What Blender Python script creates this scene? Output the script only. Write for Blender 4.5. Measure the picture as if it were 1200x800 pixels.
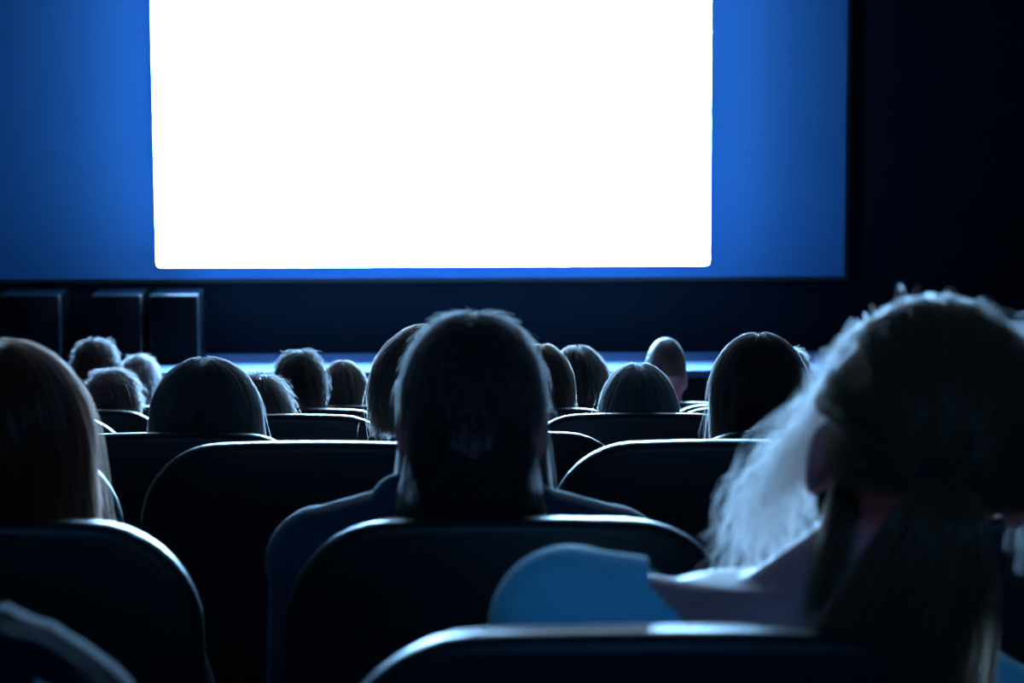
import bpy, bmesh, math, random
import numpy as np
from mathutils import Vector, Matrix, Euler

for o in list(bpy.data.objects):
    bpy.data.objects.remove(o)
scene = bpy.context.scene
COL = scene.collection
PI = math.pi

# ------------------------------------------------------------------ camera
F_PX = 3000.0                      # focal length in pixels of the 1200x800 frame
CAM = Vector((0.0, 0.0, 2.29))
PITCH = math.atan(400.0 / F_PX)
ROLL = math.radians(-0.22)
cam_d = bpy.data.cameras.new('camera')
cam = bpy.data.objects.new('camera', cam_d)
COL.objects.link(cam)
cam.location = CAM
RM = (Matrix.Rotation(PI / 2 - PITCH, 3, 'X') @ Matrix.Rotation(ROLL, 3, 'Z'))
cam.rotation_euler = RM.to_euler()
cam_d.sensor_width = 36
cam_d.lens = 36 * F_PX / 1200
cam_d.clip_start = 0.05
cam_d.dof.use_dof = True
cam_d.dof.focus_distance = 5.0
cam_d.dof.aperture_fstop = 7.5
scene.camera = cam

def P(px, py, Y):
    """the point at distance Y in front of the camera that shows at pixel px, py"""
    d = RM @ Vector(((px - 600) / F_PX, -(py - 400) / F_PX, -1.0))
    return CAM + d * (Y / d.y)

# ------------------------------------------------------------------ light and exposure
world = bpy.data.worlds.new('world')
scene.world = world
world.use_nodes = True
world.node_tree.nodes['Background'].inputs[0].default_value = (0.004, 0.02, 0.04, 1)
world.node_tree.nodes['Background'].inputs[1].default_value = 0.12
scene.view_settings.view_transform = 'Standard'
scene.view_settings.look = 'None'
scene.view_settings.gamma = 1
scene.view_settings.exposure = 0.0
scene.view_settings.use_curve_mapping = False

SCREEN_COLOR = (0.26, 0.58, 1.0)
SCREEN_POWER = 190.0
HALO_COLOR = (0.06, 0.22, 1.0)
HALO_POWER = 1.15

def area(name, loc, rot, sx, sy, color, power):
    l = bpy.data.lights.new(name, 'AREA')
    l.shape = 'RECTANGLE'; l.size = sx; l.size_y = sy
    l.color = color; l.energy = power
    o = bpy.data.objects.new(name, l)
    o.location = loc; o.rotation_euler = rot
    COL.objects.link(o)
    return o
# added dim fill above the back rows, standing in for room bounce
area('room_bounce_fill', (0.0, -1.2, 4.2), (math.radians(38), 0, 0), 3.0, 1.0, (0.07, 0.38, 1.0), 26.0)
#area('stage_wash_light', (-0.4, 9.8, 4.4), (math.radians(62), 0, 0), 4.0, 0.3, (0.004, 0.22, 1.0), 9.0)
# added fill over the screen, no real lamp, brightens hair rims and seat tops
area('rim_fill_light', (0.0, 12.6, 4.7), (math.radians(-80), 0, 0), 4.5, 0.4, (0.45, 0.70, 1.0), 180.0)

# ------------------------------------------------------------------ materials
MATS = {}
def mat(name, color, rough=0.6, spec=0.5, metal=0.0, noise=0.0, nscale=40.0, bump=0.0, bscale=200.0,
        transl=0.0, emit=None, power=0.0, coat=0.0, sheen=0.0, tpow=1.0):
    if name in MATS:
        return MATS[name]
    m = bpy.data.materials.new(name)
    m.use_nodes = True
    nt = m.node_tree; N = nt.nodes; L = nt.links
    b = N['Principled BSDF']; out = N['Material Output']
    b.inputs['Roughness'].default_value = rough
    b.inputs['Metallic'].default_value = metal
    b.inputs['Specular IOR Level'].default_value = spec
    b.inputs['Coat Weight'].default_value = coat
    b.inputs['Coat Roughness'].default_value = 0.25
    b.inputs['Sheen Weight'].default_value = sheen
    c = (*color, 1)
    b.inputs['Base Color'].default_value = c
    src = None
    if noise > 0:
        tc = N.new('ShaderNodeTexCoord'); nz = N.new('ShaderNodeTexNoise')
        nz.inputs['Scale'].default_value = nscale; nz.inputs['Detail'].default_value = 3
        L.new(tc.outputs['Object'], nz.inputs['Vector'])
        mx = N.new('ShaderNodeMix'); mx.data_type = 'RGBA'
        mx.inputs[6].default_value = tuple(v * (1 - noise) for v in color) + (1,)
        mx.inputs[7].default_value = tuple(min(1, v * (1 + noise)) for v in color) + (1,)
        L.new(nz.outputs['Fac'], mx.inputs[0])
        L.new(mx.outputs[2], b.inputs['Base Color']); src = mx.outputs[2]
    if bump > 0:
        tc = N.new('ShaderNodeTexCoord'); nz = N.new('ShaderNodeTexNoise')
        nz.inputs['Scale'].default_value = bscale; nz.inputs['Detail'].default_value = 4
        L.new(tc.outputs['Object'], nz.inputs['Vector'])
        bp = N.new('ShaderNodeBump'); bp.inputs['Strength'].default_value = bump
        bp.inputs['Distance'].default_value = 0.002
        L.new(nz.outputs['Fac'], bp.inputs['Height']); L.new(bp.outputs['Normal'], b.inputs['Normal'])
    if emit:
        b.inputs['Emission Color'].default_value = (*emit, 1)
        b.inputs['Emission Strength'].default_value = power
    if transl > 0:
        t = N.new('ShaderNodeBsdfTranslucent'); t.inputs['Color'].default_value = tuple(v ** tpow for v in color) + (1,)
        ms = N.new('ShaderNodeMixShader'); ms.inputs[0].default_value = transl
        L.new(b.outputs[0], ms.inputs[1]); L.new(t.outputs[0], ms.inputs[2])
        L.new(ms.outputs[0], out.inputs['Surface'])
    MATS[name] = m
    return m

def hair_mat(name, color, rough=0.33, transl=0.75):
    return mat('hair ' + name, color, rough=rough, spec=1.0, noise=0.35, nscale=60, transl=transl, tpow=0.38)

M_wall = mat('black acoustic cloth', (0.012, 0.014, 0.018), rough=0.9, spec=0.1, noise=0.3, nscale=8, bump=0.3)
M_front = mat('dark blue front wall paint', (0.0035, 0.008, 0.014), rough=0.85, spec=0.05, noise=0.15, nscale=5)
M_floor = mat('dark carpet', (0.012, 0.013, 0.016), rough=0.95, spec=0.05, noise=0.4, nscale=60, bump=0.4)
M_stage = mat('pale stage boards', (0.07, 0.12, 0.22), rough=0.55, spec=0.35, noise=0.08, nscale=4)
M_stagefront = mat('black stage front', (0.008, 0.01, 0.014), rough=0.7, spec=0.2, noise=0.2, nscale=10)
M_screen = mat('screen cloth tinted with blue light', (0.045, 0.175, 0.40), rough=0.9, spec=0.02, noise=0.03, nscale=3)  # white cloth tinted blue, part of the light put into its colour
M_image = mat('lit screen image', (0.8, 0.8, 0.8), rough=0.6, emit=SCREEN_COLOR, power=SCREEN_POWER)
M_halo = mat('added blue halo glow', (0.1, 0.2, 0.5), rough=0.6, emit=HALO_COLOR, power=HALO_POWER)
M_case = mat('matt black casing', (0.02, 0.02, 0.022), rough=0.5, spec=0.3)
M_shell = mat('black moulded seat shell', (0.010, 0.012, 0.014), rough=0.46, spec=0.45, bump=0.15, bscale=300)
M_cush = mat('black seat leather', (0.010, 0.015, 0.018), rough=0.42, spec=0.5, bump=0.3, bscale=140)
M_metal = mat('black painted steel', (0.02, 0.02, 0.022), rough=0.4, metal=0.3)
M_speaker = mat('black speaker cabinet', (0.012, 0.014, 0.016), rough=0.26, spec=0.6, noise=0.2, nscale=30)
M_grille = mat('black speaker grille', (0.005, 0.005, 0.006), rough=0.9, spec=0.05, bump=0.6, bscale=400)
M_skin = mat('skin', (0.58, 0.30, 0.30), rough=0.5, spec=0.4, noise=0.08, nscale=30, transl=0.25)
M_trouser = mat('dark denim', (0.015, 0.02, 0.035), rough=0.85, spec=0.1, noise=0.2, nscale=80)
M_shoe = mat('black shoe leather', (0.015, 0.015, 0.016), rough=0.4)

# ------------------------------------------------------------------ helpers
def link(name, me, m, parent=None, smooth=True):
    o = bpy.data.objects.new(name, me)
    COL.objects.link(o)
    if m is not None:
        me.materials.append(m)
    if smooth:
        me.polygons.foreach_set('use_smooth', [True] * len(me.polygons))
    if parent: o.parent = parent
    return o

def obj(name, bm, m, parent=None, smooth=True):
    me = bpy.data.meshes.new(name)
    bm.to_mesh(me); bm.free()
    return link(name, me, m, parent, smooth)

def box(bm, c, s, bev=0.0, seg=2):
    r = bmesh.ops.create_cube(bm, size=1)
    vs = r['verts']
    for v in vs:
        v.co = Vector((v.co.x * s[0] + c[0], v.co.y * s[1] + c[1], v.co.z * s[2] + c[2]))
    if bev > 0:
        es = list({e for v in vs for e in v.link_edges})
        bmesh.ops.bevel(bm, geom=es, offset=bev, segments=seg, profile=0.6, affect='EDGES')

def struct(name, bm, m, smooth=False):
    o = obj(name, bm, m, None, smooth); o['kind'] = 'structure'; return o

def tag(o, label, cat, group=None):
    o['label'] = label; o['category'] = cat
    if group: o['group'] = group
    return o

def thing(name, label, cat, loc, group=None, rz=0.0):
    o = bpy.data.objects.new(name, None)
    o.empty_display_size = 0.1
    COL.objects.link(o)
    o.location = loc; o.rotation_euler = (0, 0, rz)
    return tag(o, label, cat, group)

def loft(bm, pts, rads, seg=14, caps=True, up=Vector((0, 1, 0))):
    """tapering tube of elliptical sections through pts; rads is (rx, ry) per point"""
    pts = [Vector(p) for p in pts]
    rings = []
    prev = None
    for i, p in enumerate(pts):
        a = pts[max(i - 1, 0)]; b = pts[min(i + 1, len(pts) - 1)]
        t = (b - a).normalized()
        ref = up if prev is None else prev
        y = (ref - t * ref.dot(t))
        if y.length < 1e-4: y = Vector((1, 0, 0)) - t * t.x
        y.normalize(); prev = y
        x = y.cross(t).normalized()
        rx, ry = rads[i] if isinstance(rads[i], (tuple, list)) else (rads[i], rads[i])
        rings.append([bm.verts.new(p + x * rx * math.cos(2 * PI * k / seg) + y * ry * math.sin(2 * PI * k / seg)) for k in range(seg)])
    for r0, r1 in zip(rings[:-1], rings[1:]):
        for k in range(seg):
            bm.faces.new((r0[k], r0[(k + 1) % seg], r1[(k + 1) % seg], r1[k]))
    if caps:
        for ring, q, s in ((rings[0], pts[0], 1), (rings[-1], pts[-1], -1)):
            f = list(reversed(ring)) if s == 1 else ring
            bm.faces.new(f)

def ball(bm, c, r, M=None, seg=20):
    rr = bmesh.ops.create_uvsphere(bm, u_segments=seg, v_segments=seg * 2 // 3, radius=1)
    for v in rr['verts']:
        v.co = Vector((v.co.x * r[0], v.co.y * r[1], v.co.z * r[2]))
        if M is not None: v.co = M @ v.co
        v.co += Vector(c)

def fuse(bm, voxel, smooth=4):
    """melt overlapping closed shapes into one continuous skin"""
    me = bpy.data.meshes.new('tmp'); bm.to_mesh(me); bm.free()
    o = bpy.data.objects.new('tmp', me); COL.objects.link(o)
    md = o.modifiers.new('r', 'REMESH'); md.mode = 'VOXEL'; md.voxel_size = voxel
    sm = o.modifiers.new('s', 'SMOOTH'); sm.iterations = smooth; sm.factor = 0.5
    dg = bpy.context.evaluated_depsgraph_get(); dg.update()
    out = bpy.data.meshes.new_from_object(o.evaluated_get(dg))
    bpy.data.objects.remove(o); bpy.data.meshes.remove(me)
    return out

def trim_mesh(me, keep, thick=0.0):
    bm = bmesh.new(); bm.from_mesh(me)
    kill = [v for v in bm.verts if not keep(v.co)]
    bmesh.ops.delete(bm, geom=kill, context='VERTS')
    if thick:
        bmesh.ops.recalc_face_normals(bm, faces=bm.faces)
        bmesh.ops.solidify(bm, geom=list(bm.faces), thickness=thick)
    bm.to_mesh(me); bm.free()
    return me

# ------------------------------------------------------------------ rows
ROWD = {1: 1.97, 2: 2.87, 3: 3.79, 4: 4.65, 5: 5.55, 6: 6.45, 7: 7.35, 8: 8.25, 9: 9.15}
ROWY = {1: 722, 2: 597, 3: 510, 4: 500, 5: 480, 6: 474, 7: 471, 8: 469, 9: 468}
ROWF = {k: P(600, ROWY[k], ROWD[k]).z - 1.0 for k in ROWD}      # floor height of each terrace
D_SCREEN = 14.0
STAGE_Z = P(600, 413, D_SCREEN).z
STAGE_Y = 13.3
XL, XR = -3.6, 4.2

# stepped floor
bm = bmesh.new()
prof = [(-3.0, ROWF[1] + 0.2), (0.95, ROWF[1] + 0.2), (0.95, ROWF[1] + 0.1), (1.84, ROWF[1] + 0.1)]
zs = ROWF[1]
prof = [(-3.0, ROWF[1] + 0.1), (1.80, ROWF[1] + 0.1)]
for k in range(1, 10):
    y0 = ROWD[k] - 0.17; y1 = ROWD[k + 1] - 0.17 if k < 9 else D_SCREEN + 0.3
    prof += [(y0, ROWF[k]), (y1, ROWF[k])]
a = [bm.verts.new((XL, y, z)) for y, z in prof]; b = [bm.verts.new((XR, y, z)) for y, z in prof]
for i in range(len(prof) - 1): bm.faces.new((a[i], b[i], b[i + 1], a[i + 1]))
lo = [bm.verts.new((x, y, -0.4)) for x, y in ((XL, -3.0), (XR, -3.0), (XR, D_SCREEN + .3), (XL, D_SCREEN + .3))]
bm.faces.new((lo[0], lo[3], lo[2], lo[1]))
bm.faces.new((a[0], lo[0], lo[1], b[0])); bm.faces.new((b[-1], lo[2], lo[3], a[-1]))
bm.faces.new(a + [lo[3], lo[0]]); bm.faces.new(list(reversed(b)) + [lo[1], lo[2]])
bmesh.ops.recalc_face_normals(bm, faces=bm.faces)
struct('floor', bm, M_floor)

H = 5.0
bm = bmesh.new(); box(bm, ((XL + XR) / 2, D_SCREEN + 0.13, 2.2), (XR - XL + .4, 0.2, 5.6)); struct('wall_front', bm, M_front)
bm = bmesh.new(); box(bm, (XL - .1, 5.6, 2.2), (0.2, 17.4, 5.6)); struct('wall_left', bm, M_wall)
bm = bmesh.new(); box(bm, (XR + .1, 5.6, 2.2), (0.2, 17.4, 5.6)); struct('wall_right', bm, M_wall)
bm = bmesh.new(); box(bm, ((XL + XR) / 2, -3.1, 2.2), (XR - XL + .4, 0.2, 5.6)); struct('wall_back', bm, M_wall)
bm = bmesh.new(); box(bm, ((XL + XR) / 2, 5.6, 5.1), (XR - XL + .4, 17.4, 0.2)); struct('ceiling', bm, M_wall)

# the low stage along the front wall: pale top, black face
xr_stage = P(975, 425, 13.6).x
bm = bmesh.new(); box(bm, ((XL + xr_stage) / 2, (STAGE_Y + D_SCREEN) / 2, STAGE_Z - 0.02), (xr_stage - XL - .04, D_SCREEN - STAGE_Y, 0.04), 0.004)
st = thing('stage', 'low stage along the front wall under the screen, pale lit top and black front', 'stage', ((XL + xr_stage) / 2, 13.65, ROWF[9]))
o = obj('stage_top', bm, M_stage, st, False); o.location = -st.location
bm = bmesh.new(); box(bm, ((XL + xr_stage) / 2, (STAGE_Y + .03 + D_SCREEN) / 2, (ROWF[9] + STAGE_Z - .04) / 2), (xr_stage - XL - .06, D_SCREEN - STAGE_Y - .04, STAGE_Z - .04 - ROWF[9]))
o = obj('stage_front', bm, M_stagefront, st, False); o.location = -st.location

# big backing screen, its cloth colour carries part of the blue light
ox1 = P(989, 326, D_SCREEN).x; oz0 = P(600, 325, D_SCREEN).z
ox0 = P(507, 200, D_SCREEN).x * 2 - ox1
ox0 = min(ox0, P(-40, 325, D_SCREEN).x)
bk = thing('projection_screen', 'wide screen cloth with the blue light partly tinted in, behind the glowing picture', 'screen', ((ox0 + ox1) / 2, D_SCREEN, oz0))
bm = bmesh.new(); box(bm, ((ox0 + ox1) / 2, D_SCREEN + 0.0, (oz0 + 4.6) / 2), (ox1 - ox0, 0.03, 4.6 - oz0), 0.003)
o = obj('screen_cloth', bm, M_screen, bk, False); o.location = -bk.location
bm = bmesh.new()
for c, s in ((((ox0 + ox1) / 2, D_SCREEN + .012, oz0 - .012), (ox1 - ox0 + .05, .036, .024)),
             ((ox1 + .012, D_SCREEN + .012, (oz0 + 4.6) / 2), (.024, .036, 4.6 - oz0)),
             ((ox0 - .012, D_SCREEN + .012, (oz0 + 4.6) / 2), (.024, .036, 4.6 - oz0))):
    box(bm, c, s, .003)
o = obj('screen_frame', bm, M_case, bk, False); o.location = -bk.location

# glowing picture
DP = 13.64
p0 = P(184, 311, DP); p1 = P(831, 312, DP)
W = p1.x - p0.x; cx = (p0.x + p1.x) / 2; z0 = (p0.z + p1.z) / 2; Hh = W * 3 / 4; z1 = z0 + Hh
pic = thing('lit_display', 'huge blank white glowing cinema picture with small rounded corners', 'screen', (cx, DP, z0))
def rrect(w, h, r, n=6):
    out = []
    for (sx, sz, a0) in ((1, 1, 0), (-1, 1, 90), (-1, -1, 180), (1, -1, 270)):
        for k in range(n + 1):
            t = math.radians(a0 + 90 * k / n)
            out.append((sx * (w / 2 - r) + r * math.cos(t), sz * (h / 2 - r) + r * math.sin(t)))
    return out
def slab(bm, w, h, r, y0, y1, cz):
    ring = rrect(w, h, r)
    A = [bm.verts.new((x, y0, z + cz)) for x, z in ring]; B = [bm.verts.new((x, y1, z + cz)) for x, z in ring]
    bm.faces.new(A); bm.faces.new(list(reversed(B)))
    n = len(A)
    for k in range(n): bm.faces.new((A[k], B[k], B[(k + 1) % n], A[(k + 1) % n]))
    bmesh.ops.recalc_face_normals(bm, faces=bm.faces)
bm = bmesh.new(); slab(bm, W, Hh, .022, 0, .005, Hh / 2); obj('picture', bm, M_image, pic, False)
bm = bmesh.new(); slab(bm, W - .004, Hh - .004, .022, .006, .035, Hh / 2); obj('casing', bm, M_case, pic, False)
bm = bmesh.new(); slab(bm, W - .04, Hh - .04, .02, .036, D_SCREEN - DP - .02, Hh / 2); obj('halo_emitter', bm, M_halo, pic, False)  # added glowing slab that casts the blue halo, not a real lamp

# three loudspeakers on the stage
def loudspeaker(px0, px1, label):
    pa = P(px0, 340, 13.78); pb = P(px1, 340, 13.78)
    w = pb.x - pa.x; h = pa.z - STAGE_Z
    t = thing('loudspeaker', label, 'loudspeaker', ((pa.x + pb.x) / 2, 13.72, STAGE_Z), 'loudspeakers on the stage')
    bm = bmesh.new(); box(bm, (0, 0, h / 2 + .004), (w, .30, h - .008), .009, 2)
    obj('cabinet', bm, M_speaker, t)
    bm = bmesh.new(); box(bm, (0, -.156, h / 2), (w - .014, .012, h - .016), .004); obj('grille', bm, M_grille, t)
    for sx in (-1, 1):
        bm = bmesh.new(); box(bm, (sx * (w / 2 - .04), 0, .003), (.03, .2, .006)); obj('foot', bm, M_case, t)
loudspeaker(8, 78, 'black box loudspeaker on the stage, leftmost of three, top nearly dark')
loudspeaker(114, 172, 'black box loudspeaker on the stage, middle of three, lit at its right corner')
loudspeaker(181, 238, 'black box loudspeaker on the stage, rightmost of three, whole top brightly lit')

# ------------------------------------------------------------------ cinema seat
SW = 0.52
def seat_outline(w, z0, z1, r, inset, n=9):
    """closed loop of (x, z): flat top with a soft crown and generous rounded upper corners"""
    w2 = w / 2 - inset; r = max(r - inset, .01); zt = z1 - inset; zb = z0 + inset; rb = max(.05 - inset, .005)
    out = []
    for k in range(n + 1):
        t = PI / 2 * k / n; out.append((w2 - r + r * math.cos(t), zt - r + r * math.sin(t)))
    for k in range(1, 12):
        out.append(((w2 - r) * (1 - 2 * k / 12), zt))
    for k in range(n + 1):
        t = PI / 2 + PI / 2 * k / n; out.append((-w2 + r + r * math.cos(t), zt - r + r * math.sin(t)))
    for k in range(4):
        t = PI + PI / 2 * k / 3; out.append((-w2 + rb + rb * math.cos(t), zb + rb + rb * math.sin(t)))
    for k in range(4):
        t = 1.5 * PI + PI / 2 * k / 3; out.append((w2 - rb + rb * math.cos(t), zb + rb + rb * math.sin(t)))
    return [(x, z - .010 * (x / .2) ** 2 * (1 if z > .6 else 0)) for x, z in out]

def back_panel(bm, w, z0, z1, r, prof):
    rings = []
    for inset, y in prof:
        rings.append([bm.verts.new((x, y + .55 * x * x + (1.0 - z) * .14, z)) for x, z in seat_outline(w, z0, z1, r, inset)])
    n = len(rings[0])
    for A, B in zip(rings[:-1], rings[1:]):
        for k in range(n): bm.faces.new((A[k], A[(k + 1) % n], B[(k + 1) % n], B[k]))
    # shrink inward to close both faces
    for ring, s in ((rings[0], 1), (rings[-1], -1)):
        c = Vector((0, 0, 0))
        cur = ring
        for f in (.75, .45, .15):
            nx = []
            for v in ring:
                cz = (z0 + z1) / 2
                x = v.co.x * f; z = cz + (v.co.z - cz) * f
                yb = v.co.y - .55 * v.co.x ** 2 - (1 - v.co.z) * .14
                nx.append(bm.verts.new((x, yb + .55 * x * x + (1 - z) * .14 - s * .004 * (1 - f), z)))
            for k in range(n): bm.faces.new((cur[k], cur[(k + 1) % n], nx[(k + 1) % n], nx[k]))
            cur = nx
        bm.faces.new(cur)
    bmesh.ops.recalc_face_normals(bm, faces=bm.faces)

def make_seat(name, label, loc):
    t = thing(name, label, 'seat', loc, None)
    bm = bmesh.new()
    back_panel(bm, SW, .34, 1.0, .12, [(.014, -.070), (.006, -.067), (.001, -.060), (0, -.050), (.001, -.036), (.006, -.032)])
    obj('back_shell', bm, M_shell, t)
    bm = bmesh.new()
    back_panel(bm, SW - .012, .40, .996, .118, [(.012, -.0310), (.004, -.026), (0, -.016), (.002, -.004), (.009, .006), (.022, .012)])
    obj('back_cushion', bm, M_cush, t)
    bm = bmesh.new(); box(bm, (0, .30, .40), (.46, .44, .10), .035, 4); obj('seat_cushion', bm, M_cush, t)
    bm = bmesh.new(); box(bm, (0, .29, .335), (.42, .40, .03), .01, 2); obj('seat_pan', bm, M_shell, t)
    for s in (-1, 1):
        bm = bmesh.new(); box(bm, (s * .264, .24, .625), (.042, .34, .035), .012, 3); obj('armrest', bm, M_cush, t)
        bm = bmesh.new(); box(bm, (s * .264, .18, .31), (.028, .10, .60), .008, 2); obj('leg', bm, M_metal, t)
        bm = bmesh.new(); box(bm, (s * .264, .18, .006), (.05, .26, .012), .004, 2); obj('foot_plate', bm, M_metal, t)
    bm = bmesh.new(); loft(bm, [(-.264, .18, .32), (.264, .18, .32)], [.016, .016], 12, up=Vector((0, 0, 1))); obj('cross_bar', bm, M_metal, t)
    return t

def copy_seat(src, label, loc):
    r = src.copy(); COL.objects.link(r); r.location = loc; r['label'] = label
    for ch in src.children:
        c = ch.copy(); COL.objects.link(c); c.parent = r
    return r

ORD = {1: 'nearest', 2: 'second', 3: 'third', 4: 'fourth', 5: 'fifth', 6: 'sixth', 7: 'seventh', 8: 'front'}
SEATS = {
 1: [(765, 'black rounded cinema seat in the foreground holding the woman with the ponytail'),
     (-217, 'black cinema seat at the lower left corner with a jacket over its back')],
 2: [(598, 'large black seat back holding the dark haired person in the middle'),
     (-32, 'black seat back with bright curved right edge, below the brown haired head at left'),
     (1212, 'black seat back mostly hidden behind the ponytail woman')],
 3: [(365, 'empty black seat with a bright flat top just left of the central person'),
     (846, 'empty black seat with a bright curved left corner, right of the central person'),
     (-62, 'black seat with a thin bright right rim beside the left brown haired head')],
 4: [(204, 'black fourth row seat holding the wide long haired head left of centre'),
     (576, 'black fourth row seat directly beyond the central head'),
     (955, 'black fourth row seat holding the round dark head right of centre')],
 5: [(330, 'black seat with a bright top line below the pair of heads left of centre'),
     (748, 'black seat holding the fair domed head right of centre'),
     (16, 'black fifth row seat at far left, mostly behind the brown haired head'),
     (1062, 'black fifth row seat hidden behind the ponytail woman')],
 6: [(351, 'black sixth row seat holding the round dark short haired head'),
     (621, 'black sixth row seat straight behind the central head'),
     (891, 'black sixth row seat beyond the round dark head at right'),
     (81, 'black sixth row seat holding the low wide brown head at left')],
 7: [(402, 'black seventh row seat holding the small head with a pale crescent of hair'),
     (639, 'black seventh row seat holding the curly head right of the central person'),
     (876, 'black seventh row seat holding the small fair head beyond the round dark one'),
     (165, 'black seventh row seat holding the highest small head at left')],
 8: [(800, 'black eighth row seat holding the close cropped oval head'),
     (163, 'black eighth row seat holding the small pale rimmed head at left'),
     (380, 'empty black eighth row seat left of the middle')],
 9: [(690, 'black front row seat holding the dark flat topped head')],
}
first = None
SX = {}
for k in SEATS:
    for px, lab in SEATS[k]:
        x = P(px, ROWY[k], ROWD[k]).x
        loc = (x, ROWD[k], ROWF[k])
        SX[(k, px)] = x
        if first is None: first = s = make_seat('cinema_seat', lab, loc)
        else: s = copy_seat(first, lab, loc)
        s['group'] = 'rows of cinema seats'

# ------------------------------------------------------------------ people
def rotM(tilt, turn, nod=0.0):
    return Euler((nod, tilt, turn), 'XYZ').to_matrix()

def add_head(bm, c, hw, hh, R, ears=True):
    """skull, jaw, nose, brow, lips and ears about c; hw = half breadth, hh = full height; face looks along +y"""
    k = hh / .235; w = hw / .076
    def pt(x, y, z): return c + R @ Vector((x * w, y * k, z * k))
    def b(x, y, z, rx, ry, rz): ball(bm, pt(x, y, z), (rx * w, ry * k, rz * k), R)
    b(0, -.008, .022, .076, .098, .096)
    b(0, .022, -.035, .060, .066, .075)
    b(0, .052, -.078, .034, .036, .030)       # chin
    b(0, .080, .012, .050, .018, .012)        # brow
    b(0, .094, -.022, .010, .017, .026)       # nose
    b(0, .098, -.036, .015, .013, .009)
    for s in (-1, 1):
        b(s * .032, .077, -.003, .014, .011, .010)      # eyes
        b(s * .042, .060, -.028, .022, .024, .020)      # cheeks
        if ears:
            b(s * .083, -.006, -.012, .010, .020, .033)
            b(s * .078, .002, -.020, .012, .013, .020)
    b(0, .086, -.056, .022, .010, .005)
    b(0, .084, -.065, .019, .010, .006)

def frame_pts(p):
    """joint positions of a seated figure in its own frame (origin on the floor under the seat back)"""
    top = p['top']; hh = p['hh']; hx = p['hx']; hy = p.get('hy', .135)
    shz = top - hh - .065 + p.get('shup', 0)
    hip = Vector((0, .215, .50)); sh = Vector((hx * p.get('shf', .75), hy - .005, shz))
    c = Vector((hx, hy + p.get('fwd', 0), top - hh * .505))
    return shz, hip, sh, c

def torso_path(hip, sh, c, inf=0.0, wide=1.0, top=None):
    mid = (hip + sh) / 2
    pts = [hip + Vector((0, 0, -.07)), hip, hip.lerp(sh, .35), hip.lerp(sh, .70), hip.lerp(sh, .92), sh + Vector((0, 0, .03)), sh + Vector((0, .0, .055))]
    rad = [(.13, .09), (.165, .115), (.14, .105), (.155, .108), (.16, .095), (.115, .07), (.07, .055)]
    return pts, [(a * wide + inf, b + inf) for a, b in rad]

def arm_pts(sh, s, wide, drop):
    a = sh + Vector((s * (.165 * wide), 0, -.035 - drop * (1 if s > 0 else -1)))
    e = Vector((a.x + s * .03, .25, max(.665, a.z - .27)))
    w = Vector((s * .095, .44, .625))
    return a, e, w

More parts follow.
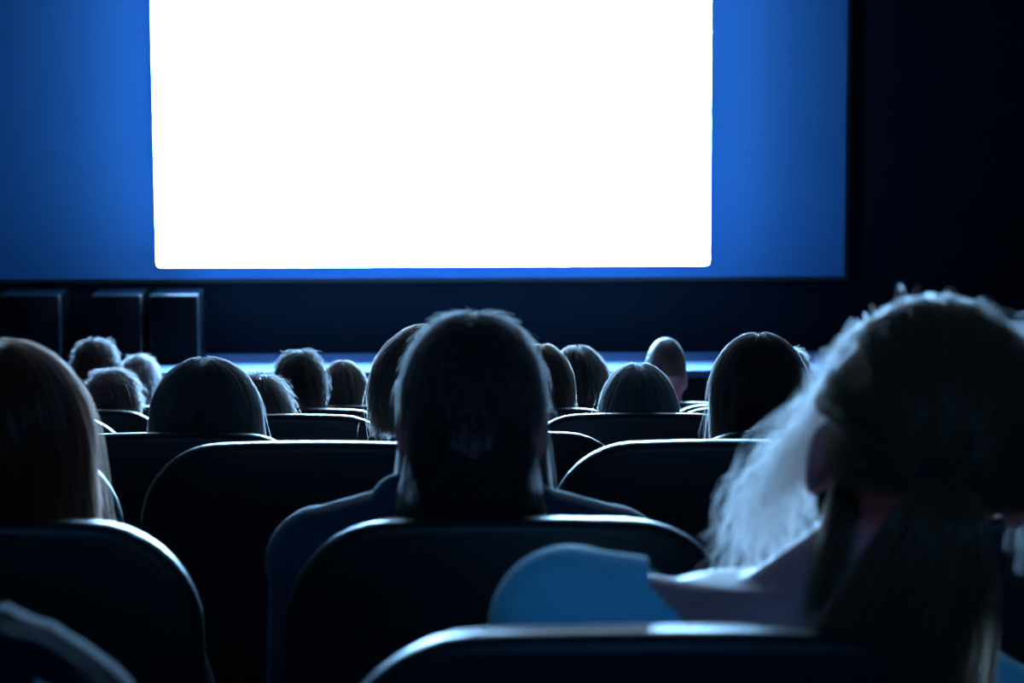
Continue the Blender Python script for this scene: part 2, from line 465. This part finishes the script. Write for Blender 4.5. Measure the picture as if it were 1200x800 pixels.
def build_person(name, label, loc, p, hair=None, skinm=None, group=None):
    t = thing(name, label, 'person', loc, group)
    shz, hip, sh, c = frame_pts(p)
    wide = p.get('wide', 1.0); vox = p.get('vox', .007)
    R = rotM(p.get('tilt', 0), p.get('turn', 0), p.get('nod', 0))
    drop = p.get('drop', 0.0)
    bm = bmesh.new()
    add_head(bm, c, p['hw'], p['hh'], R)
    nb = sh + Vector((0, 0, .0)); nt = c + R @ Vector((0, -.015, -p['hh'] * .18))
    loft(bm, [nb, nb.lerp(nt, .5), nt], [.066, .052, .053])
    pts, rad = torso_path(hip, sh, c, 0, wide)
    loft(bm, pts, rad, 20)
    for s in (-1, 1):
        a, e, w = arm_pts(sh, s, wide, drop)
        loft(bm, [sh + Vector((s * .06, 0, -.0)), a], [.05, .056])
        ball(bm, a, (.056, .056, .056))
        loft(bm, [a, a.lerp(e, .5), e], [.052, .045, .038]); ball(bm, e, (.039, .039, .039))
        loft(bm, [e, e.lerp(w, .3), w], [.038, .038, .025])
        # hand: palm, four curled fingers, thumb on the inner side
        d = Vector((-s * .25, .95, -.12)).normalized(); sd = Vector((0, 0, 1)).cross(d).normalized() * s
        pc = w + d * .05
        loft(bm, [w, w + d * .03, w + d * .085], [(.024, .016), (.036, .016), (.040, .014)], 12, up=Vector((0, 0, 1)))
        for i, ln in enumerate((.066, .074, .069, .052)):
            r0 = w + d * .082 + sd * (-.030 + .020 * i) * -1
            k1 = r0 + d * ln * .5 + Vector((0, 0, .002)); k2 = k1 + d * ln * .28 + Vector((0, 0, -.012)); k3 = k2 + d * ln * .12 + Vector((0, 0, -.014))
            loft(bm, [r0, k1, k2, k3], [.0095, .009, .0085, .007], 8)
        th = w + d * .025 - sd * -.030
        loft(bm, [th, th + sd * .022 + d * .028, th + sd * .026 + d * .056], [.012, .010, .008], 8)
        # leg
        h = hip + Vector((s * .09, 0, -.01)); kn = Vector((s * .12, .62, .50)); an = Vector((s * .12, .63, .10))
        loft(bm, [h, h.lerp(kn, .5), kn], [.082, .070, .056]); ball(bm, kn, (.057, .057, .057))
        loft(bm, [kn, kn.lerp(an, .35), an], [.054, .055, .036])
        loft(bm, [an + Vector((0, -.04, -.055)), an + Vector((0, .05, -.06)), an + Vector((0, .14, -.072))], [(.036, .036), (.042, .03), (.034, .018)], 12, up=Vector((0, 0, 1)))
    me = fuse(bm, vox, 5)
    link('body', me, skinm or M_skin, t)

    # clothing
    j = p.get('jacket')
    if j:
        bm = bmesh.new(); inf = j.get('inf', .014)
        pts, rad = torso_path(hip, sh, c, inf, wide)
        loft(bm, pts, rad, 22)
        for s in (-1, 1):
            a, e, w = arm_pts(sh, s, wide, drop)
            loft(bm, [sh + Vector((s * .05, 0, .004)), a], [.05 + inf, .056 + inf]); ball(bm, a, (.057 + inf,) * 3)
            if j.get('sleeve', 'long') == 'long':
                loft(bm, [a, a.lerp(e, .5), e], [.052 + inf, .047 + inf, .042 + inf]); ball(bm, e, (.042 + inf,) * 3)
                loft(bm, [e, e.lerp(w, .88)], [.04 + inf, .034 + inf])
            else:
                loft(bm, [a, a.lerp(e, .5)], [.054 + inf, .052 + inf])
        if j.get('collar'):
            q = sh + Vector((0, .0, .045))
            loft(bm, [q, q + Vector((0, .0, .028))], [.080, .074], 20)
        me = fuse(bm, vox * 1.0, 3)
        if j.get('neck'):
            trim_mesh(me, lambda v, f=j['neck'], sh=sh: not f(v - sh))
        o = link(j['name'], me, j['mat'], t)
        if j.get('note'): o['label'] = j['note']
        if j.get('hood'):
            bm = bmesh.new()
            n = 16
            q = sh + Vector((0, -.02, .022))
            ring = [q + Vector((.094 * math.cos(a_), -.060 * math.sin(a_) + .01, .024 * math.sin(a_ * 2.3) * .5 + .012 * abs(math.cos(a_)))) for a_ in [PI * -.12 + PI * 1.24 * i / n for i in range(n + 1)]]
            loft(bm, ring, [(.020, .030 + .006 * math.sin(i * 1.7)) for i in range(n + 1)], 10, up=Vector((0, 0, 1)))
            me = fuse(bm, vox, 3)
            link('hood', me, j['mat'], t)
    bm = bmesh.new()
    pts, rad = torso_path(hip, sh, c, .012, wide)
    loft(bm, pts[:2] + [pts[1].lerp(pts[2], .5)], rad[:2] + [rad[2]], 18)
    for s in (-1, 1):
        h = hip + Vector((s * .09, 0, -.01)); kn = Vector((s * .12, .62, .50)); an = Vector((s * .12, .63, .12))
        loft(bm, [h, h.lerp(kn, .5), kn], [.094, .082, .068]); ball(bm, kn, (.069,) * 3)
        loft(bm, [kn, kn.lerp(an, .35), an], [.066, .066, .052])
    link('trousers', fuse(bm, .010, 3), M_trouser, t)
    for s in (-1, 1):
        bm = bmesh.new(); an = Vector((s * .12, .63, .10))
        loft(bm, [an + Vector((0, -.055, -.058)), an + Vector((0, -.01, -.046)), an + Vector((0, .07, -.056)), an + Vector((0, .155, -.070))], [(.034, .040), (.044, .050), (.048, .040), (.036, .026)], 14, up=Vector((0, 0, 1)))
        o = link('shoe', fuse(bm, .009, 2), M_shoe, t)
    if hair:
        build_hair(t, c, R, p, **hair)
    return t

# ------------------------------------------------------------------ hair
def strands_mesh(lines, rad, taper=.35):
    """thin ribbons along polylines (all with the same number of points)"""
    A = np.asarray(lines, dtype=np.float64)              # (S, n, 3)
    S, n, _ = A.shape
    T = np.gradient(A, axis=1); T /= (np.linalg.norm(T, axis=2, keepdims=True) + 1e-9)
    ref = np.array([0.31, 0.17, 0.93]); U = np.cross(T, ref); U /= (np.linalg.norm(U, axis=2, keepdims=True) + 1e-9)
    V = np.cross(T, U)
    w = np.linspace(1, taper, n)[None, :, None] * rad
    tw = (np.arange(S) * 2.399)[:, None, None]           # flat fibres, each turned its own way
    X = (np.cos(tw) * U + np.sin(tw) * V)
    Vv = np.stack([A + w * X, A - w * X], axis=2).reshape(-1, 3)
    s = np.arange(S)[:, None]; i = np.arange(n - 1)[None, :]
    a = ((s * n) + i) * 2
    Fq = np.stack([a, a + 1, a + 3, a + 2], axis=-1).reshape(-1, 4)
    return Vv, Fq

def grid_mesh(G):
    r, c, _ = G.shape
    i = np.arange(r - 1)[:, None]; j = np.arange(c - 1)[None, :]
    a = i * c + j
    return G.reshape(-1, 3), np.stack([a, a + 1, a + c + 1, a + c], axis=-1).reshape(-1, 4)

def to_mesh(name, parts):
    Vs, Fs, off = [], [], 0
    for v, f in parts:
        Vs.append(v); Fs.append(f + off); off += len(v)
    V = np.concatenate(Vs); Fq = np.concatenate(Fs)
    me = bpy.data.meshes.new(name)
    me.vertices.add(len(V)); me.vertices.foreach_set('co', V.astype(np.float32).ravel())
    me.loops.add(len(Fq) * 4); me.loops.foreach_set('vertex_index', Fq.astype(np.int32).ravel())
    me.polygons.add(len(Fq)); me.polygons.foreach_set('loop_start', np.arange(len(Fq), dtype=np.int32) * 4)
    me.update(calc_edges=True); me.validate()
    return me

def scalp(phi, th, R3, off):
    """phi = 0 back of the head, th = 0 crown"""
    rx, ry, rz = R3[0] + off, R3[1] + off, R3[2] + off
    return np.stack([rx * np.sin(th) * np.sin(phi), -ry * np.sin(th) * np.cos(phi), rz * np.cos(th)], axis=-1)

def build_hair(t, c, R, p, style, m, n=2500, thick=.014, length=.2, flare=.05, rad=.0006, fuzz=.06, wave=.004,
               curl=26, seed=1, limit=None, pony=None, cap=True, nape=1.95, side=1.62, pull=0.0, lift=.5, locks=None, curls=None):
    rng = np.random.default_rng(seed)
    k = p['hh'] / .235; w = p['hw'] / .076
    R3 = np.array([.078 * w, .100 * k, .097 * k]) + .004
    cen = np.array([0, -.008 * k, .022 * k])
    parts = []
    NP = 14
    def face_cut(phi): return np.where(np.abs(phi) > 2.0, .95, np.where(np.abs(phi) > 1.35, side, nape))   # how low the hairline is
    def wob(S):                                          # smooth waviness along a strand
        tt = np.linspace(0, 1, NP)[None, :]
        a = rng.uniform(0, 6.28, (S, 3, 1)); f = rng.uniform(.5, 1.3, (S, 3, 1)) * curl * .25
        amp = wave * rng.uniform(.3, 1.3, (S, 3, 1))
        return np.transpose(np.sin(a + f * tt[:, None, :]) * amp * np.linspace(0.15, 1, NP)[None, None, :], (0, 2, 1))
    if style in ('long', 'bob'):
        PHM = 2.15
        the = 1.60
        def path(phi, th0, off, L, fl):
            S = len(phi); s = np.linspace(0, 1, NP)[None, :]
            arc = (the - th0) * .095 * k; tot = arc + L
            dist = s * tot[:, None]
            on = np.minimum(dist, arc[:, None]); rem = dist - on
            th = th0[:, None] + on / (.095 * k)
            ph = np.repeat(phi[:, None], NP, 1)
            q = scalp(ph, th, R3, 0) + off[:, None, None] * np.stack([np.sin(th) * np.sin(ph), -np.sin(th) * np.cos(ph), np.cos(th)], -1)
            q[..., 2] -= rem
            inward = .30 * np.clip(rem, 0, .1)
            q[..., 0] += fl[:, None] * np.sin(ph) * rem - pull * rem * np.sin(ph)
            q[..., 1] += np.where(np.cos(ph) > 0, inward * np.cos(ph), 0)
            return q
        if cap:
            gp = np.linspace(-PHM, PHM, 56)
            g = path(gp, np.full(56, .02), np.full(56, thick * .2), np.full(56, length * .86), np.full(56, flare * .85))
            g += rng.normal(0, .0012, g.shape[:1] + (1, 3))
            parts.append(grid_mesh(g))
        S = n
        phi = rng.uniform(-PHM, PHM, S); th0 = np.arccos(rng.uniform(math.cos(1.5), 1, S)) * rng.uniform(.05, 1, S) ** .6
        off = rng.uniform(.3, 1.25, S) * thick
        L = length * rng.uniform(.7, 1.05, S); fl = flare * rng.uniform(.4, 1.35, S)
        q = path(phi, th0, off, L, fl) + wob(S)
        nf = int(S * fuzz)
        if nf:
            amp = np.linspace(0, 1, NP)[None, :, None] ** 1.5
            q[:nf] += amp * rng.normal(0, .016, (nf, 1, 3)) + amp * np.array([0, 0, .006])
        parts.append(strands_mesh(q, rad))
    elif style in ('short', 'buzz'):
        if cap:
            gp = np.linspace(-PI, PI, 64)
            tt = np.linspace(0.001, 1, NP)[None, :] * face_cut(gp)[:, None]
            ph = np.repeat(gp[:, None], NP, 1)
            g = scalp(ph, tt, R3, thick * .1)
            g[..., 0] *= np.where(tt > 1.5, 1 - .18 * (tt - 1.5) / .5, 1)
            g[..., 1] *= np.where(tt > 1.5, 1 - .35 * (tt - 1.5) / .5, 1)
            parts.append(grid_mesh(g))
        S = n
        phi = rng.uniform(-PI, PI, S); th0 = np.arccos(rng.uniform(-.32, 1, S))
        ok = th0 < face_cut(phi); phi = phi[ok]; th0 = th0[ok]; S = len(phi)
        base = scalp(phi, th0, R3, thick * .3)
        base[:, 0] *= np.where(th0 > 1.5, 1 - .18 * (th0 - 1.5) / .5, 1); base[:, 1] *= np.where(th0 > 1.5, 1 - .35 * (th0 - 1.5) / .5, 1)
        nrm = base / np.linalg.norm(base, axis=1, keepdims=True)
        down = scalp(phi, th0 + .12, R3, thick * .3) - scalp(phi, th0, R3, thick * .3); down /= np.linalg.norm(down, axis=1, keepdims=True)
        dr = down + nrm * lift * .6 * rng.uniform(.4, 1.3, (S, 1)) + rng.normal(0, .2, (S, 3)); dr /= np.linalg.norm(dr, axis=1, keepdims=True)
        s = np.linspace(0, 1, NP)[None, :, None]
        L = length * rng.uniform(.5, 1.1, (S, 1, 1))
        q = base[:, None, :] + dr[:, None, :] * s * L + down[:, None, :] * (s * L) ** 2 * 6
        q -= nrm[:, None, :] * (s * L) ** 2 * 6
        q += wob(S)
        nf = int(S * fuzz)
        if nf: q[:nf] += s * (nrm[:nf, None, :] * rng.uniform(0, .010, (nf, 1, 1)) + rng.normal(0, .004, (nf, 1, 3)))
        parts.append(strands_mesh(q, rad))
    elif style == 'pony':
        gp = np.linspace(-PI, PI, 72)
        fc = np.where(np.abs(gp) > 2.0, .95, np.where(np.abs(gp) > 1.35, 1.45, 1.95))
        tt = np.linspace(0.001, 1, NP)[None, :] * fc[:, None]
        ph = np.repeat(gp[:, None], NP, 1)
        g = scalp(ph, tt, R3, thick * .45)
        g[..., 0] *= np.where(tt > 1.5, 1 - .12 * (tt - 1.5) / .5, 1); g[..., 1] *= np.where(tt > 1.5, 1 - .3 * (tt - 1.5) / .5, 1)
        parts.append(grid_mesh(g))
        kn = np.array([pony['x'], -R3[1] * pony.get('out', 1.02) - thick, pony['z']])
        S = n
        phi = rng.uniform(-PI, PI, S); th0 = np.arccos(rng.uniform(-.35, 1, S))
        fcs = np.where(np.abs(phi) > 2.0, .95, np.where(np.abs(phi) > 1.35, 1.45, 1.95))
        near = rng.uniform(0, 1, S) < .5
        th0 = np.where(near, fcs * rng.uniform(.82, 1, S), th0)
        ok = th0 < fcs; phi = phi[ok]; th0 = th0[ok]; S = len(phi)
        a = scalp(phi, th0, R3, 0)
        off = thick * rng.uniform(.4, 1.1, (S, 1))
        s = np.linspace(0, 1, NP)
        ad = a / R3; kd = kn / R3; kd = kd / np.linalg.norm(kd)
        ad /= np.linalg.norm(ad, axis=1, keepdims=True)
        om = np.arccos(np.clip(ad @ kd, -1, 1))[:, None]
        q = (np.sin((1 - s)[None] * om)[..., None] * ad[:, None, :] + np.sin(s[None] * om)[..., None] * kd) / (np.sin(om)[..., None] + 1e-6)
        bulge = 1 + off[:, :, None] / .09 + .03 * np.sin(PI * s)[None, :, None] * rng.uniform(0, 1, (S, 1, 1))
        q = q * R3 * bulge
        q += wob(S) * np.sin(PI * s)[None, :, None]
        nf = int(S * fuzz)
        if nf:
            nr = ad[:nf]
            q[:nf] += (np.sin(PI * s)[None, :, None] ** 1) * (nr[:, None, :] * rng.uniform(0, .012, (nf, 1, 1)) + rng.normal(0, .004, (nf, 1, 3)))
        parts.append(strands_mesh(q, rad))
        # the tail, given in head space: centre line and half widths
        S = pony['n']
        cl = np.array([kn] + [kn + np.array(v) for v in pony['line']]); wd = np.array(pony['w'])
        ts = np.linspace(0, len(cl) - 1, NP)
        cx_ = np.stack([np.interp(ts, range(len(cl)), cl[:, i]) for i in range(3)], -1)
        ww = np.interp(ts, range(len(wd)), wd)
        u = rng.normal(0, .5, (S, 1)); v = rng.normal(0, .5, (S, 1)); nn = np.maximum(1, np.sqrt(u * u + v * v)); u = u / nn; v = v / nn
        q = np.repeat(cx_[None], S, 0)
        q[..., 0] += u * ww[None]; q[..., 1] += v * ww[None] * .38
        q += wob(S) * 1.2
        parts.append(strands_mesh(q, rad * 1.25))
    def lock_parts(locks, parts):
        for lk in locks:
            S = lk['n']; s = np.linspace(0, 1, NP)
            st_ = np.array(lk['a']) + np.clip(rng.normal(0, 1, (S, 3)), -1.6, 1.6) * np.array(lk.get('sa', (.006, .008, .02)))
            en = np.array(lk['b']) + np.clip(rng.normal(0, 1, (S, 3)), -1.6, 1.6) * np.array(lk['sb'])
            q = st_[:, None, :] * (1 - s)[None, :, None] + en[:, None, :] * s[None, :, None]
            bow = np.array(lk.get('bow', (0, 0, 0)))
            q += np.sin(PI * s)[None, :, None] * bow * rng.uniform(.2, 1.3, (S, 1, 1))
            a = rng.uniform(0, 6.28, (S, 1)); f = rng.uniform(6, 13, (S, 1)); am = lk.get('curl', .008) * rng.uniform(.4, 1.2, (S, 1))
            env = np.linspace(.1, 1, NP)[None]
            q[..., 0] += np.sin(a + f * s[None]) * am * env; q[..., 1] += np.cos(a + f * s[None]) * am * env
            q[..., 2] += np.sin(a * 1.7 + f * s[None]) * am * env * .5
            parts.append(strands_mesh(q, lk.get('rad', rad)))
    if locks: lock_parts(locks, parts)
    extra = []
    if curls: lock_parts(curls['locks'], extra)
    Rn = np.array(R)
    ptsT = []
    for v, f in parts:
        v = (v + cen) @ Rn.T + np.array(c)
        if limit: v = limit(v)
        ptsT.append((v, f))
    me = to_mesh('hair', ptsT)
    o = link('hair', me, m, t)
    if extra:
        ex = [((v + cen) @ Rn.T + np.array(c), f) for v, f in extra]
        lo_ = link('loose_curls', to_mesh('loose_curls', ex), curls['m'], t)
        lo_['label'] = 'frizzy curls beside the ear, coloured pale for the screen backlight'
    if style == 'pony':
        bm = bmesh.new()
        kk = kn + cen
        ring = [Vector(kk) + Vector((.019 * math.cos(a_), .006 * math.sin(a_), .017 * math.sin(a_))) for a_ in np.linspace(0, 2 * PI, 25)]
        bm2 = bmesh.new()
        loft(bm2, ring, [.006] * 25, 8, up=Vector((0, 1, 0)))
        bmesh.ops.transform(bm2, matrix=Matrix.Translation(c) @ R.to_4x4(), verts=bm2.verts)
        obj('hair_tie', bm2, mat('black elastic', (.008, .008, .008), .8), t)
        bm.free()
    return o

def jk(name, color, rough=.8, **kw):
    d = dict(name=name, mat=mat('cloth %s %.3f %.3f %.3f' % ((name,) + tuple(color)), color, rough=rough, spec=.25, noise=.15, nscale=50, bump=.3, bscale=250, sheen=.15))
    d.update(kw); return d

def person(row, seat_px, hpx, topy, wpx, label, hair, jacket, hh=.235, dy=.135, **kw):
    """a figure in the given row whose head shows at hpx with its crown at topy and breadth wpx"""
    D = ROWD[row]; y = D + dy
    q = P(hpx, topy, y); sx = SX[(row, seat_px)]
    depth = (y * math.cos(PITCH))
    thick = hair.get('thick', .014)
    full = wpx * y / F_PX
    hw = max(.058, full / 2 - .002 - thick * .9)
    top = q.z - ROWF[row] - thick * .8
    p = dict(top=top, hh=hh, hx=q.x - sx, hy=dy, hw=hw, jacket=jacket)
    p.update(kw)
    p.setdefault('vox', .007 if row <= 3 else .009)
    return build_person('person', label, (sx, D, ROWF[row]), p, hair)

HD = hair_mat('black brown', (0.05, 0.038, 0.034))
HBR = hair_mat('chestnut brown', (0.26, 0.085, 0.045))
HBL = hair_mat('dark blonde', (0.34, 0.26, 0.19))
HGR = hair_mat('ash grey blonde', (0.30, 0.27, 0.26))
HPY = hair_mat('light brown', (0.28, 0.15, 0.08))

# the woman with the ponytail in the nearest row
def w_neck(v):
    # wide slipping neckline, open from the neck to halfway along the left shoulder
    return v.x > -.108 and v.x < .15 and v.z > .058 - (v.x + .108) * .95
person(1, 765, 1083, 358, 262, 'person with dark blonde ponytail and pale blue top leaning right in nearest row',
       dict(style='pony', m=HPY, n=5200, thick=.012, rad=.00055, fuzz=.07, wave=.002, curl=20, seed=3,
            pony=dict(x=.0, z=-.015, n=2600, line=[(-.006, -.030, -.020), (-.010, -.034, -.08), (-.016, -.025, -.15), (-.030, -.02, -.24), (-.038, -.02, -.32)], w=[.016, .036, .060, .076, .078, .075]),
            locks=[dict(n=1100, a=(-.062, -.02, -.045), sa=(.008, .012, .010), b=(-.066, -.055, -.150), sb=(.012, .010, .012), curl=.002)],
            curls=dict(m=hair_mat('painted backlit pale', (.75, .68, .64)), locks=[  # curls paler than the other hair, backlight put into their colour
                   dict(n=420, a=(-.078, .070, -.015), sa=(.004, .008, .026), b=(-.112, .050, -.135), sb=(.028, .020, .024), bow=(-.026, .0, .0), curl=.008, rad=.00045),
                   dict(n=110, a=(-.070, .03, .050), sa=(.006, .012, .02), b=(-.096, .03, -.01), sb=(.008, .015, .03), bow=(-.008, 0, .006), curl=.005, rad=.0004),
                   dict(n=50, a=(.02, .0, .094), sa=(.04, .02, .003), b=(.03, .0, .104), sb=(.05, .02, .004), bow=(0, 0, .008), curl=.003, rad=.0004),
                   dict(n=40, a=(.085, .03, .03), sa=(.003, .02, .02), b=(.100, .02, -.06), sb=(.008, .02, .03), bow=(.008, 0, 0), curl=.003, rad=.0004)])),
       jk('blouse', (.25, .80, 1.0), .75, inf=.012, sleeve='short', neck=w_neck),
       tilt=math.radians(10), turn=0.0, wide=1.08, shf=.50, vox=.0055, hh=.24, drop=.05, shup=.03)

# centre
person(2, 598, 553, 366, 168, 'person with dark chin length hair and hooded jacket, head in the centre of the picture',
       dict(style='short', m=hair_mat('deep brown', (.10, .08, .075)), n=8000, thick=.008, length=.036, rad=.0007, fuzz=.015, wave=.0015, seed=5, nape=2.25, side=1.55, lift=.15,
            locks=[dict(n=120, a=(-.080, .045, -.02), sa=(.003, .012, .02), b=(-.090, .03, -.170), sb=(.004, .010, .02), bow=(-.002, 0, 0), curl=.0015),
                   dict(n=260, a=(.080, .045, -.02), sa=(.003, .012, .02), b=(.102, .02, -.185), sb=(.006, .010, .02), bow=(-.004, 0, 0), curl=.0018),
                   dict(n=4200, a=(0, -.082, -.03), sa=(.043, .005, .02), b=(0, -.070, -.18), sb=(.060, .008, .02), bow=(0, 0, 0), curl=.003)]),
       jk('hooded_jacket', (.02, .05, .085), .7, hood=True), tilt=0.02, wide=1.03, vox=.0055, hh=.245, shup=.05, shf=1.2)
person(2, -32, 2, 408, 196, 'person with long chestnut hair at the left edge, second row from the camera',
       dict(style='long', m=HBR, n=5200, thick=.020, length=.16, flare=.02, rad=.0006, fuzz=.05, wave=.004, seed=7),
       jk('jacket', (.03, .03, .04)), wide=1.0, vox=.007)
person(3, -62, -32, 392, 92, 'person at the extreme left edge, only a sliver of dark hair showing',
       dict(style='short', m=HD, n=2500, thick=.012, length=.05, rad=.0008, fuzz=.06, seed=8), jk('jacket', (.03, .03, .04)), wide=1.0)
# fourth row
person(4, 204, 241, 424, 122, 'person with wide straight long hair seen over the empty seat left of centre',
       dict(style='long', m=HD if False else hair_mat('dark ash', (.20, .17, .16)), n=4500, thick=.018, length=.17, flare=.10, rad=.0007, fuzz=.05, wave=.004, seed=11),
       jk('jumper', (.03, .04, .05)))
person(4, 955, 889, 394, 108, 'person with round smooth dark head behind the seat right of centre',
       dict(style='long', m=hair_mat('soft brown', (.13, .085, .07)), n=4500, thick=.013, length=.13, flare=-.05, rad=.0006, fuzz=.04, wave=.002, seed=12),
       jk('jacket', (.03, .03, .04)))
person(4, 576, 506, 388, 136, 'person with brown hair almost hidden behind the left side of the central head',
       dict(style='long', m=hair_mat('warm brown', (.30, .17, .12)), n=3500, thick=.026, length=.07, flare=-.1, rad=.0008, fuzz=.08, wave=.007, curl=40, seed=13),
       jk('coat', (.05, .12, .17)))
# fifth row
person(5, 330, 305, 436, 64, 'person with short brown hair tucked against the wide long haired head',
       dict(style='short', m=hair_mat('mouse brown', (.17, .12, .10)), n=2600, thick=.014, length=.05, rad=.0009, fuzz=.05, seed=14, lift=.4), jk('jumper', (.03, .03, .04)))
person(5, 748, 748, 431, 86, 'person with fair domed hair and loose lock, right of the central head',
       dict(style='bob', m=HGR, n=3600, thick=.024, length=.09, flare=.06, rad=.0008, fuzz=.05, wave=.003, seed=15,
            locks=[dict(n=160, a=(.075, .02, -.05), sa=(.004, .01, .012), b=(.105, .0, -.135), sb=(.006, .01, .012), curl=.003)]),
       jk('cardigan', (.04, .05, .06)))
# sixth row
person(6, 351, 351, 409, 60, 'person with round short dark hair, left one of the close pair left of centre',
       dict(style='short', m=HD, n=2600, thick=.012, length=.035, rad=.0011, fuzz=.05, seed=16, lift=.5), jk('shirt', (.05, .05, .06)))
person(6, 621, 634, 407, 72, 'person with coppery hair peeking out right of the central head',
       dict(style='long', m=hair_mat('copper', (.34, .18, .11)), n=2600, thick=.018, length=.12, flare=-.05, rad=.0010, fuzz=.06, wave=.005, seed=17), jk('jumper', (.10, .03, .05)))
person(6, 81, 131, 431, 68, 'person with low wide brown head below two smaller heads at left',
       dict(style='short', m=hair_mat('taupe', (.20, .14, .12)), n=2600, thick=.013, length=.04, rad=.0011, fuzz=.04, seed=18, nape=1.8), jk('jacket', (.05, .10, .15)), hh=.20)
# seventh row
person(7, 402, 402, 425, 50, 'person with smooth hair rimmed by a pale crescent, right one of the close pair',
       dict(style='long', m=HBL, n=2200, thick=.013, length=.10, flare=.02, rad=.0011, fuzz=.03, wave=.002, seed=19), jk('shirt', (.55, .65, .75)))
person(7, 639, 677, 409, 58, 'person with frizzy curly hair between the central head and the fair domed head',
       dict(style='long', m=hair_mat('frizzy brown', (.26, .20, .17)), n=2600, thick=.024, length=.12, flare=.03, rad=.0011, fuzz=.3, wave=.009, curl=60, seed=20), jk('jumper', (.05, .06, .08)))
person(7, 165, 112, 396, 56, 'person with short hair, the highest of the three heads clustered at left',
       dict(style='short', m=HD, n=2200, thick=.012, length=.035, rad=.0012, fuzz=.05, seed=21, lift=.6), jk('shirt', (.04, .04, .05)))
person(7, 876, 924, 407, 46, 'person with small fair head just beyond the round smooth dark head',
       dict(style='short', m=HGR, n=1800, thick=.012, length=.035, rad=.0012, fuzz=.05, seed=22), jk('shirt', (.3, .35, .4)))
# eighth and front rows
person(8, 800, 780, 396, 47, 'person with close cropped oval head and visible neck standing out against the stage',
       dict(style='buzz', m=hair_mat('cropped grey', (.08, .07, .065), transl=.6), n=2200, thick=.003, length=.006, rad=.0012, fuzz=.0, wave=.0003, seed=23), jk('jacket', (.25, .32, .40), collar=True), hh=.25)
person(9, 690, 692, 418, 50, 'person with dark flat topped head right beside the frizzy curly one',
       dict(style='short', m=HD, n=1800, thick=.010, length=.03, rad=.0012, fuzz=.02, seed=24), jk('shirt', (.03, .03, .04)))
person(8, 163, 163, 415, 42, 'person with small dark head under a pale blue rim, right of the highest left head',
       dict(style='short', m=hair_mat('silver brown', (.24, .21, .21)), n=1800, thick=.010, length=.03, rad=.0012, fuzz=.04, seed=25), jk('shirt', (.25, .35, .5)))

# ------------------------------------------------------------------ jacket hung over the lower left seat
def hung_jacket():
    sx = SX[(1, -217)]
    t = thing('hung_jacket', 'dark jacket with pale seam stripe hung over the lower left seat back', 'jacket', (sx, ROWD[1], ROWF[1] + .55))
    # cross sections run over the seat top from behind to the front
    W2 = .262; nx = 44
    def top(x):
        ax = abs(x); r = .12; f = SW / 2 - r
        z = 1.0 - .010 * (x / .2) ** 2
        if ax > f: z -= r - math.sqrt(max(1e-5, r * r - min(ax - f, r * .985) ** 2))
        return z
    def yb(x, z): return .55 * x * x + (1.0 - z) * .14
    G = np.zeros((nx + 1, 17, 3))
    for i in range(nx + 1):
        x = -W2 * .97 + 2 * W2 * .97 * i / nx
        z = top(x) + .012 + .003 * math.sin(x * 60) + .002 * math.sin(x * 131 + 1)
        z += .006 if abs(x - .17) < .02 else 0
        low = .62 + .02 * math.sin(x * 14)
        fold = .004 * math.sin(x * 75) + .003 * math.sin(x * 39 + 2)
        for jx in range(17):
            u = jx / 16
            if u < .45:
                zz = low + (z - .03 - low) * (u / .45); y = yb(x, zz) - .086 + fold * (1 - u / .45 * .6)
            elif u < .62:
                a = (u - .45) / .17 * PI; zz = z - .03 + .03 * math.sin(a); y = yb(x, zz) - .030 - .056 * math.cos(a)
            else:
                q = (u - .62) / .38; zz = z - .03 - q * .16; y = yb(x, zz) + .026 - fold * .3
            G[i, jx] = (x, y, zz - .55)
    me = to_mesh('jacket_shell', [grid_mesh(G)])
    bm = bmesh.new(); bm.from_mesh(me); bmesh.ops.recalc_face_normals(bm, faces=bm.faces)
    bmesh.ops.solidify(bm, geom=list(bm.faces), thickness=.005); bm.to_mesh(me); bm.free()
    me.update()
    link('jacket_shell', me, mat('navy nylon', (.005, .010, .018), 1.0, .05, noise=.2, nscale=30, bump=.4, bscale=60), t)
    # pale seam strip down the rear
    xs = P(48, 750, 1.9).x - sx
    Gs = np.zeros((3, 10, 3))
    for i in range(3):
        x = xs + (i - 1) * .0045
        for jx in range(10):
            zz = .63 + (top(x) - .012 - .63) * jx / 9
            Gs[i, jx] = (x, yb(x, zz) - .094 - (.003 if i == 1 else 0), zz - .55)
    me = to_mesh('seam_stripe', [grid_mesh(Gs)])
    bm = bmesh.new(); bm.from_mesh(me); bmesh.ops.recalc_face_normals(bm, faces=bm.faces)
    bmesh.ops.solidify(bm, geom=list(bm.faces), thickness=.002); bm.to_mesh(me); bm.free()
    link('seam_stripe', me, mat('grey piping', (.55, .6, .66), .4, .5), t)
hung_jacket()
